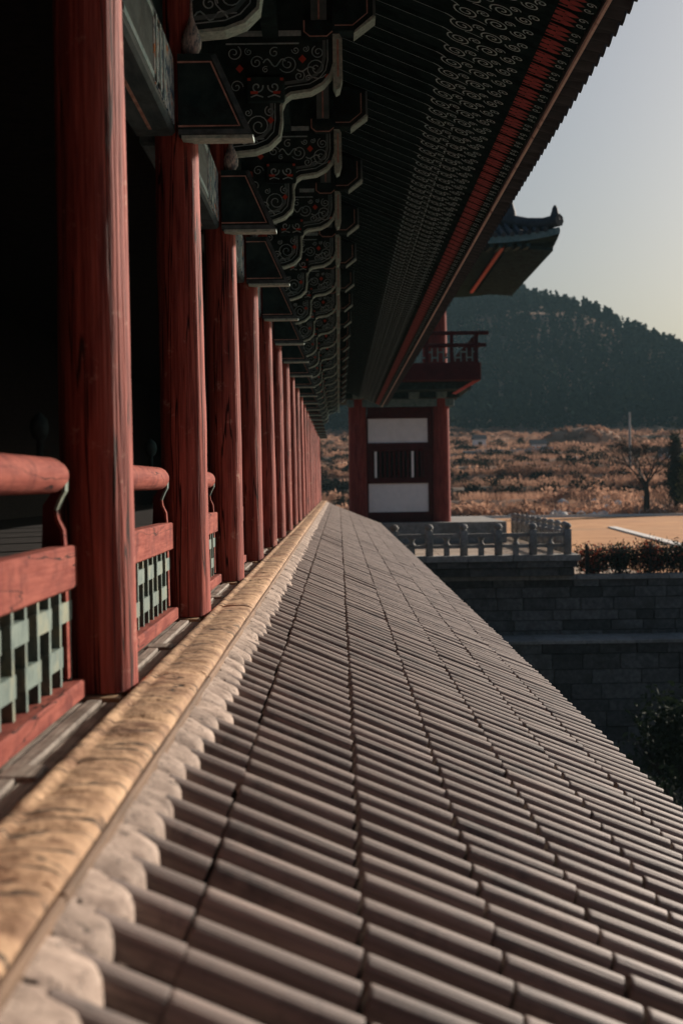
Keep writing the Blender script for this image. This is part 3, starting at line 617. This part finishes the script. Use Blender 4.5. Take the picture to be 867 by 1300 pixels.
for (z, e) in ((8.0, 8.15), (7.35, 8.0)):
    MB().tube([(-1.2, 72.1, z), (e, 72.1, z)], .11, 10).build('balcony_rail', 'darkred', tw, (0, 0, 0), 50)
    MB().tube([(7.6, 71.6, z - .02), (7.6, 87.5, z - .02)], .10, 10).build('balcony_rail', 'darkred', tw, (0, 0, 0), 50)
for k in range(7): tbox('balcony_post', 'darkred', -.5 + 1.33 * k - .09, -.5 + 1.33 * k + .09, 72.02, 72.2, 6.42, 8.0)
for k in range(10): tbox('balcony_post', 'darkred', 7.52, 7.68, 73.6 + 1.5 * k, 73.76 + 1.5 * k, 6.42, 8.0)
for k in range(24):
    x = .1 + .31 * k
    tbox('lattice_bar', 'lattice', x, x + .07, 72.06, 72.12, 6.48, 7.2)
    tbox('lattice_bar', 'lattice', x + .071, x + .309, 72.065, 72.115, (6.95 if k % 2 else 6.65), (7.03 if k % 2 else 6.73))
for y in (78.0, 85.0):
    for x in (.0, 5.9): tcol(x, y, 6.42, 13.2, .48)
tbox('upper_beam', 'dgreen', -.6, 6.5, 77.7, 78.3, 12.4, 13.1)
# hipped roof with upswept corners
EX0, EX1, EY0, EY1, EZ = -6.0, 11.7, 70.2, 90.5, 12.75
cx_, cy_ = (EX0 + EX1) / 2, (EY0 + EY1) / 2
def rz_(x, y):                                                 # roof surface height
    u = abs(x - cx_) / ((EX1 - EX0) / 2); q = abs(y - cy_) / ((EY1 - EY0) / 2); m = max(u, q); lo = min(u, q)
    return EZ + 5.6 * max(0.0, 1 - m) ** 1.25 + .5 * (lo ** 5) * m ** 3
G = 28; vv = []; ff = []
for a in range(G + 1):
    for b in range(G + 1):
        x = EX0 + (EX1 - EX0) * a / G; y = EY0 + (EY1 - EY0) * b / G; vv.append((x, y, rz_(x, y)))
N_ = (G + 1) ** 2
for a in range(G + 1):
    for b in range(G + 1):
        x = EX0 + (EX1 - EX0) * a / G; y = EY0 + (EY1 - EY0) * b / G
        u = abs(x - cx_) / ((EX1 - EX0) / 2); q = abs(y - cy_) / ((EY1 - EY0) / 2); m = max(u, q); lo = min(u, q)
        vv.append((x, y, EZ - .35 + .7 * (1 - m) + .5 * lo ** 5 * m ** 3))
for a in range(G):
    for b in range(G):
        i = a * (G + 1) + b; ff += [(i, i + G + 1, i + G + 2, i + 1), (N_ + i, N_ + i + 1, N_ + i + G + 2, N_ + i + G + 1)]
for a in range(G):
    for (i, j) in ((a * (G + 1), (a + 1) * (G + 1)), (a * (G + 1) + G, (a + 1) * (G + 1) + G), (a, a + 1), (G * (G + 1) + a, G * (G + 1) + a + 1)): ff.append((i, j, N_ + j, N_ + i))
nf = [0 if i % 2 == 0 else 1 for i in range(2 * G * G)] + [2] * (4 * G)
rf = MB(); rf.v = vv; rf.f = ff; rf.m = nf; rf = rf.build('roof', ['rooftile', 'soffit', 'teal'], tw)
for k in range(40):                                            # tile rows on the front slope
    x = EX0 + .25 + .44 * k
    if x > EX1 - .1: break
    tm_ = 1 - abs(x - cx_) / ((EX1 - EX0) / 2); dep = min(.98, tm_) * (EY1 - EY0) / 2
    if dep < .5: continue
    MB().tube([(x, EY0 - .12 + dep * t / 6, rz_(x, EY0 + dep * t / 6) + .05) for t in range(7)], .13, 8).build('tile_row', 'rooftile', rf, (0, 0, 0), 50)
for k in range(46):
    y = EY0 + .25 + .44 * k
    if y > EY1 - .1: break
    dep = min(.98, 1 - abs(y - cy_) / ((EY1 - EY0) / 2)) * (EX1 - EX0) / 2
    if dep < .5: continue
    MB().tube([(EX1 + .12 - dep * t / 6, y, rz_(EX1 - dep * t / 6, y) + .05) for t in range(7)], .13, 8).build('tile_row', 'rooftile', rf, (0, 0, 0), 50)
for (sx, sy) in ((1, -1), (-1, -1), (1, 1)):
    P = []
    for t in range(12):
        m = 1.0 - t / 12; x = cx_ + sx * (EX1 - EX0) / 2 * m; y = cy_ + sy * (EY1 - EY0) / 2 * m; P.append((x, y, rz_(x, y) + .28 + .08 * max(0, m - .85) / .15))
    MB().tube([(a, b, c + .42) for a, b, c in P[3:]], [.26] * 9, 8).build('ridge_cap', 'rooftile', rf, (0, 0, 0), 50)
    MB().tube(P, [.34] * 12, 8).build('hip_ridge', 'rooftile', rf, (0, 0, 0), 50)
    x, y, z = P[0]; MB().lathe([(.32, z), (.26, z + .25), (.17, z + .5), (.15, z + .62), (.06, z + .8)], 8).build('finial', 'rooftile', rf, (x - sx * .2, y - sy * .2, 0), 50)
    x, y, z = P[3]; MB().lathe([(.32, z), (.28, z + .5), (.17, z + .8), (.15, z + .92), (.06, z + 1.15)], 8).build('finial', 'rooftile', rf, (x, y, 0), 50)
rfm = MB().box(-2.4, .0, -.11, .11, -.2, .0).mesh('eave_rafter', 'dgreen'); rfm2 = MB().box(-.11, .11, .0, 2.4, -.2, .0).mesh('eave_rafter', 'dgreen')
for k in range(36): y = EY0 + 1.6 + .48 * k; put('eave_rafter', rfm, rf, (EX1 - .1, y, EZ - .30), (0, R(4), 0))
for k in range(32): x = EX0 + 1.2 + .48 * k; put('eave_rafter', rfm2, rf, (x, EY0 + .1, EZ - .30), (R(4), 0, 0))
MB().box(EX1 - 2.9, EX1 - 2.7, EY0 + 1.5, EY1 - 2, EZ - .32, EZ - .20).build('red_batten', 'redflower', rf)

# ------------------------------------------------------------ foliage helpers
def leaf_cloud(cen, rad, n, size, seed, squash=1.0, clump=.35, shape='ball'):
    g = np.random.default_rng(seed); cen = np.array(cen); k = max(6, n // 60)
    cl = g.normal(size=(k, 3)); cl /= np.linalg.norm(cl, axis=1)[:, None]; cl *= (g.random((k, 1)) ** .45) * .85
    if shape == 'cone': cl[:, :2] *= np.clip(1.0 - (cl[:, 2:3] + 1) / 2, .08, 1) * 1.25
    p = cl[g.integers(0, k, n)] + g.normal(size=(n, 3)) * clump * .5
    p = p * np.array((rad, rad, rad * squash)) + cen
    a = g.normal(size=(n, 3)); a /= np.linalg.norm(a, axis=1)[:, None]; b = np.cross(a, g.normal(size=(n, 3))); b /= np.linalg.norm(b, axis=1)[:, None]
    s = size * g.uniform(.6, 1.3, (n, 1)); V_ = np.stack([p - a * s, p + b * s * .45, p + a * s, p - b * s * .45], 1).reshape(-1, 3)
    return V_, np.arange(4 * n).reshape(n, 4)
def branches(b, p, d, L_, r, depth, rr, m=0, spread=.6):
    q = p + d * L_; b.tube([p, p + d * L_ * .5 + Vector((rr.uniform(-1, 1), rr.uniform(-1, 1), 0)) * L_ * .05, q], [r, r * .82, r * .62], 5 if depth < 3 else 3, m, False)
    if depth <= 0: return
    for _ in range(rr.choice((2, 3, 3))):
        nd = (d + Vector((rr.uniform(-1, 1), rr.uniform(-1, 1), rr.uniform(-.25, .6))) * spread).normalized()
        branches(b, p + d * L_ * rr.uniform(.65, 1.0), nd, L_ * rr.uniform(.6, .82), r * .58, depth - 1, rr, m, spread)

# hedge shrubs and iron fence along the wall
k = 0
for x in np.arange(12.0, 24.0, 1.35):
    k += 1; h = random.uniform(.55, .75)
    t = thing('hedge_shrub', ['clipped dark hedge shrub with red leaves behind the iron fence', 'dark green hedge shrub behind the iron fence'][k % 2] if k > 1 else 'red leaved hedge shrub at the terrace corner, first behind the iron fence', 'shrub', (x, 63.6, -4.5), 'hedge along the wall top')
    V1, F1 = leaf_cloud((x, 63.7, -3.78), .95, 2400, .085, 40 + k, .82, .5)
    mi = (RNG.random(len(F1)) < (.35 if k % 2 else .07)).astype(int); put('foliage', np_mesh('foliage', V1, F1, ['leafd', 'leafr'], mi), t)
    sb = MB()
    for q in range(4): sb.tube([(x + random.uniform(-.2, .2), 63.6, -4.55), (x + random.uniform(-.5, .5), 63.6, -3.6)], [.03, .012], 4)
    sb.build('stem', 'bark', t)
fe = thing('iron_fence', 'black iron picket fence in front of the hedge on the wall', 'fence', (18, 62.9, -4.42))
for z in (-4.2, -3.35): MB().box(11.6, 24, 62.88, 62.92, z, z + .05).build('rail', 'iron', fe)
pk = MB(); pk.tube([(0, 0, -4.42), (0, 0, -3.2)], .018, 5); pk.lathe([(.018, -3.2), (.035, -3.16), (.002, -3.06)], 5); pk = pk.mesh('picket', 'iron')
ps = MB().box(-.06, .06, -.06, .06, -4.42, -3.0).mesh('post', 'iron')
for q in range(77): put('picket', pk, fe, (11.68 + .16 * q, 62.86, 0))
for q in range(5): put('post', ps, fe, (11.6 + 3.0 * q, 62.97, 0))
# kerbs
def kerb(nm, label, a, b, wd, h, z):
    A, B = Vector((*a, 0)), Vector((*b, 0)); d = (B - A).normalized(); n_ = Vector((-d.y, d.x, 0)) * wd / 2; n = max(1, int((B - A).length / 3)); t = thing(nm, label, 'kerb', (*a, z))
    for q in range(n):
        p = A + d * ((B - A).length * q / n + .02); r_ = A + d * ((B - A).length * (q + 1) / n - .02)
        v = [p - n_, r_ - n_, r_ + n_, p + n_]; MB().add([(x.x, x.y, z) for x in v] + [(x.x, x.y, z + h) for x in v], [(3, 2, 1, 0), (4, 5, 6, 7), (0, 1, 5, 4), (1, 2, 6, 5), (2, 3, 7, 6), (3, 0, 4, 7)]).build('kerb_stone', 'kerb', t)
kerb('lawn_kerb', 'white stone kerb crossing the orange dry lawn', (25.6, 126), (22.4, 84), .75, .12, -4.5)
kerb('road_kerb', 'pale stone kerb along the far edge of the dry lawn', (14, 163.8), (75, 163.8), .4, .3, -4.5)
# shrubs growing from the moat
for k, (x, y, zc, r, h) in enumerate(((11.6, 46, -9.0, 1.5, 5.0), (13.2, 49, -10.0, 1.7, 4.5), (9.6, 43, -10.8, 1.3, 3.2))):
    t = thing('moat_tree', ['dark broad leafed tree growing from the moat beside the tiled roof', 'dark bushy tree in the moat close to the stone wall', 'low dark shrub in the moat under the roof edge'][k], 'tree', (x, y, -13))
    V1, F1 = leaf_cloud((x, y, zc), r, 2600, .13, 70 + k, 1.25, .42); put('crown', np_mesh('crown', V1, F1, 'leafd'), t)
    b = MB(); branches(b, Vector((x, y, -13.05)), Vector((0, 0, 1)), 1.7, .12, 4, random.Random(k)); b.build('trunk', 'bark', t)
# far trees and pole
def bare(x, y, h, seed, label):
    t = thing('bare_tree', label, 'tree', (x, y, gh(x, y))); b = MB(); rr = random.Random(seed); z0 = gh(x, y) - .1
    b.tube([(x, y, z0), (x + .1, y, z0 + h * .2), (x, y, z0 + h * .36)], [.42, .36, .30], 8); b.build('trunk', 'bark', t)
    c = MB()
    for q in range(7):
        a = q * .9 + rr.random(); branches(c, Vector((x, y, z0 + h * rr.uniform(.25, .36))), Vector((math.cos(a) * .7, math.sin(a) * .7, 1)).normalized(), h * .23, .15, 6, rr, 0, .8)
    c.build('crown', 'bark', t)
bare(38.6, 168.5, 11.5, 5, 'bare dark leafless tree standing at the lawn edge'); 
for k, (x, y, h, r, m, lab) in enumerate(((42.8, 170, 11, 2.0, 'leafd', 'dark conifer beside the bare tree'), (44.0, 169, 7.5, 2.2, 'leafy', 'yellowish green evergreen tree beside the dark conifer'), (46.5, 175, 10, 2.6, 'leafd', 'broad dark evergreen tree behind the yellowish tree'))):
    z0 = gh(x, y); t = thing('evergreen_tree', lab, 'tree', (x, y, z0)); V1, F1 = leaf_cloud((x, y, z0 + h * .56), r, 3500, .22, 90 + k, h * .46 / r, .3, 'cone'); put('crown', np_mesh('crown', V1, F1, m), t)
    MB().tube([(x, y, z0 - .1), (x, y, z0 + h * .8)], [.2, .05], 6).build('trunk', 'bark', t)
zp = gh(56.5, 260); t = thing('utility_pole', 'pale concrete utility pole in the terraced fields', 'pole', (56.5, 260, zp))
MB().lathe([(.28, zp - .2), (.2, zp + 10.2)], 10, 0, 56.5, 260).build('shaft', 'concrete', t, (0, 0, 0), 50); MB().box(55.7, 57.3, 259.9, 260.1, zp + 9.4, zp + 9.6).build('crossarm', 'iron', t)
def terrace_wall(label, x0, x1, y, h):
    t = thing('terrace_wall', label, 'wall', (x0, y, gh(x0, y))); n = int((x1 - x0) / 3)
    for q in range(n):
        a = x0 + 3 * q; z = gh(a + 1.5, y) - .3; MB().box(a, a + 2.98, y, y + .5, z, z + h + .3, 0, .03).build('wall_panel', 'concrete', t)
terrace_wall('pale concrete retaining wall across the fields beneath the small sheds', 20, 52, 312, 1.0)
terrace_wall('low pale concrete wall beside the utility pole in the fields', 36, 60, 268, .7)
# small farm sheds
for k, (x, y, wd, lab) in enumerate(((70.5, 280, 5, 'small white walled shed behind the dark conifers'), (49.5, 330, 3.5, 'tiny white shed at the end of a field terrace'), (36.5, 345, 3, 'tiny pale shed on the upper field terrace'))):
    z = gh(x, y) - .3; t = thing('farm_shed', lab, 'shed', (x, y, z)); MB().box(x - wd / 2, x + wd / 2, y, y + 5, z, z + 2.8).build('wall', 'white', t)
    o = MB(); o.add([(x - wd / 2 - .3, y - .3, z + 2.8), (x + wd / 2 + .3, y - .3, z + 2.8), (x + wd / 2 + .3, y + 5.3, z + 2.8), (x - wd / 2 - .3, y + 5.3, z + 2.8), (x - wd / 2 - .3, y + 2.5, z + 4), (x + wd / 2 + .3, y + 2.5, z + 4)], [(0, 1, 5, 4), (2, 3, 4, 5), (0, 4, 3), (1, 2, 5), (3, 2, 1, 0)]); o.build('roof', 'rooftile', t)
    MB().box(x - .5, x + .5, y - .04, y - .002, z, z + 2.1).build('door', 'iron', t)
# boulders
iv, ifc = ico(2); bms = []
for s in range(4):
    g = np.random.default_rng(s); d = np.array([1 + .35 * mnoise.noise(Vector(tuple(p * 1.4 + s * 5))) for p in iv])[:, None]; q = iv * d * np.array((1, .8, .62)); bms.append(np_mesh('boulder', q, ifc, 'rock'))
rr = random.Random(11)
for k in range(110):
    y = rr.uniform(167.5, 184) if k < 80 else rr.uniform(200, 330); x = rr.uniform(.085, .26) * y; s = rr.uniform(.25, .8) if k < 80 else rr.uniform(.2, .5)
    o = put('boulder', bms[k % 4], None, (x, y, gh(x, y) + s * .2), (0, 0, rr.uniform(0, 6))); o.scale = (s, s, s)
    tag(o, 'pale boulder lying in the dry grass beyond the lawn', 'boulder', 'boulders beyond the lawn')
# dry brush and dark scrub on the terraces
def tufts(nm, m, n, h0, h1, seed, cond, blades=12, wid=.10):
    g = np.random.default_rng(seed); P = []
    while len(P) < n:
        y = g.uniform(167, 480); x = g.uniform(-.06, .31) * y
        if cond(x, y, g): P.append((x, y, gh(x, y)))
    P = np.array(P); n = len(P); B = blades
    base = np.repeat(P, B, 0) + np.concatenate([g.normal(0, .55, (n * B, 2)), np.zeros((n * B, 1))], 1)
    h = np.repeat(g.uniform(h0, h1, n), B)[:, None] * g.uniform(.6, 1.15, (n * B, 1)); lean = np.concatenate([g.normal(0, .38, (n * B, 2)), np.ones((n * B, 1))], 1)
    sd_ = np.concatenate([g.normal(0, 1, (n * B, 2)), np.zeros((n * B, 1))], 1); sd_ /= np.linalg.norm(sd_, axis=1)[:, None]
    tip = base + lean * h; w_ = h * wid
    V_ = np.stack([base - sd_ * w_, base + sd_ * w_, tip + sd_ * w_ * .35, tip - sd_ * w_ * .35], 1).reshape(-1, 3); V_[0::4, 2] -= .2; V_[1::4, 2] -= .2
    return kind(put(nm, np_mesh(nm, V_, np.arange(4 * n * B).reshape(-1, 4), m)), 'stuff')
tufts('dry_grass', 'brush', 14000, .4, 1.2, 1, lambda x, y, g: nz(x, y, .035) > -.2, 12, .06)
def clouds(nm, m, n, r0, r1, seed, cond, K, size):
    g = np.random.default_rng(seed); P = []
    while len(P) < n:
        y = g.uniform(168, 490); x = g.uniform(-.06, .31) * y
        if cond(x, y): P.append((x, y, gh(x, y)))
    P = np.array(P); r = g.uniform(r0, r1, n); d = g.normal(size=(n, K, 3)); d /= np.linalg.norm(d, axis=2)[:, :, None]; d *= (g.random((n, K, 1)) ** .5); d[:, :, 2] = np.abs(d[:, :, 2]) * .95
    C_ = (P[:, None, :] + d * r[:, None, None]).reshape(-1, 3); N2 = len(C_); A_ = g.normal(size=(N2, 3)); A_ /= np.linalg.norm(A_, axis=1)[:, None]; B_ = np.cross(A_, g.normal(size=(N2, 3))); B_ /= np.linalg.norm(B_, axis=1)[:, None]
    s_ = size * g.uniform(.5, 1.3, (N2, 1)) * np.repeat(r, K)[:, None]
    return kind(put(nm, np_mesh(nm, np.stack([C_ - A_ * s_, C_ + B_ * s_ * .5, C_ + A_ * s_, C_ - B_ * s_ * .5], 1).reshape(-1, 3), np.arange(4 * N2).reshape(-1, 4), m)), 'stuff')
clouds('dry_shrubs', 'brush', 1900, .7, 2.2, 3, lambda x, y: nz(x, y * 2, .03) > .05 and ts(x, y) % 1 < .7, 60, .22)
clouds('dark_scrub', 'bush', 2100, .7, 1.9, 4, lambda x, y: ts(x, y) % 1 > .74 and nz(x + 90, y, .02) > -.2 or nz(x + 90, y * 2.4, .022) > .3, 70, .22)
V1, F1 = [], []; o_ = 0
for k in range(70):
    q = random.uniform(0, 6.283); r_ = random.uniform(.0, .95) ** .5; x = 68 + 11.5 * r_ * math.cos(q); y = 374 + 7 * r_ * math.sin(q); z = 8.6 + 6.2 * math.sin(math.acos(min(1, r_))) ** .8
    a, b = leaf_cloud((x, y, z + .2), .9, 60, .3, 900 + k, .7, .5); V1.append(a); F1.append(b + o_); o_ += len(a)
kind(put('mound_grass', np_mesh('mound_grass', np.concatenate(V1), np.concatenate(F1), 'brush')), 'stuff')
# forest on the hill
g = np.random.default_rng(5); PR = []
while len(PR) < 9000:
    y = g.uniform(486, 900); x = g.uniform(-.12, .42) * y
    if nz(x, y, .02) + .5 * nz(x, y, .06) > -.45: PR.append((x, y, gh(x, y)))
PR = np.array(PR); K = 34; n = len(PR)
hh = g.uniform(4.5, 10.0, n); ww = hh * g.uniform(.20, .34, n); pine = g.random(n) < .55
t_ = g.random((n, K)) ** .8; rad = np.where(pine[:, None], (1 - t_) ** .8, np.sqrt(np.clip(1 - (2 * t_ - .9) ** 2, .05, 1)) * .8) * ww[:, None] * np.sqrt(g.random((n, K)) * .8 + .2)
an = g.uniform(0, 6.283, (n, K)); C_ = np.stack([PR[:, 0, None] + rad * np.cos(an), PR[:, 1, None] + rad * np.sin(an), PR[:, 2, None] + hh[:, None] * (.12 + .92 * t_)], 2).reshape(-1, 3)
N2 = len(C_); A_ = g.normal(size=(N2, 3)); A_[:, 2] *= .6; A_ /= np.linalg.norm(A_, axis=1)[:, None]; B_ = np.cross(A_, g.normal(size=(N2, 3))); B_ /= np.linalg.norm(B_, axis=1)[:, None]
sz = g.uniform(.45, 1.15, (N2, 1)) * np.repeat(hh / 7.5, K)[:, None]
FV = np.stack([C_ - A_ * sz, C_ + B_ * sz * .7, C_ + A_ * sz, C_ - B_ * sz * .7], 1).reshape(-1, 3)
kind(put('forest', np_mesh('forest', FV, np.arange(4 * N2).reshape(-1, 4), 'forest')), 'stuff')

# ------------------------------------------------------------ the air
hz = bpy.data.materials.new('haze_air'); hz.use_nodes = True; t = hz.node_tree
t.nodes.remove(t.nodes['Principled BSDF']); pv = t.nodes.new('ShaderNodeVolumePrincipled')
pv.inputs['Color'].default_value = (.45, .74, .86, 1); pv.inputs['Density'].default_value = .00012; pv.inputs['Anisotropy'].default_value = 0.0
t.links.new(pv.outputs[0], t.nodes['Material Output'].inputs['Volume']); M['haze'] = hz
kind(MB().box(-1600, 2000, -700, 3600, -14.5, 170).build('haze', 'haze'), 'stuff')
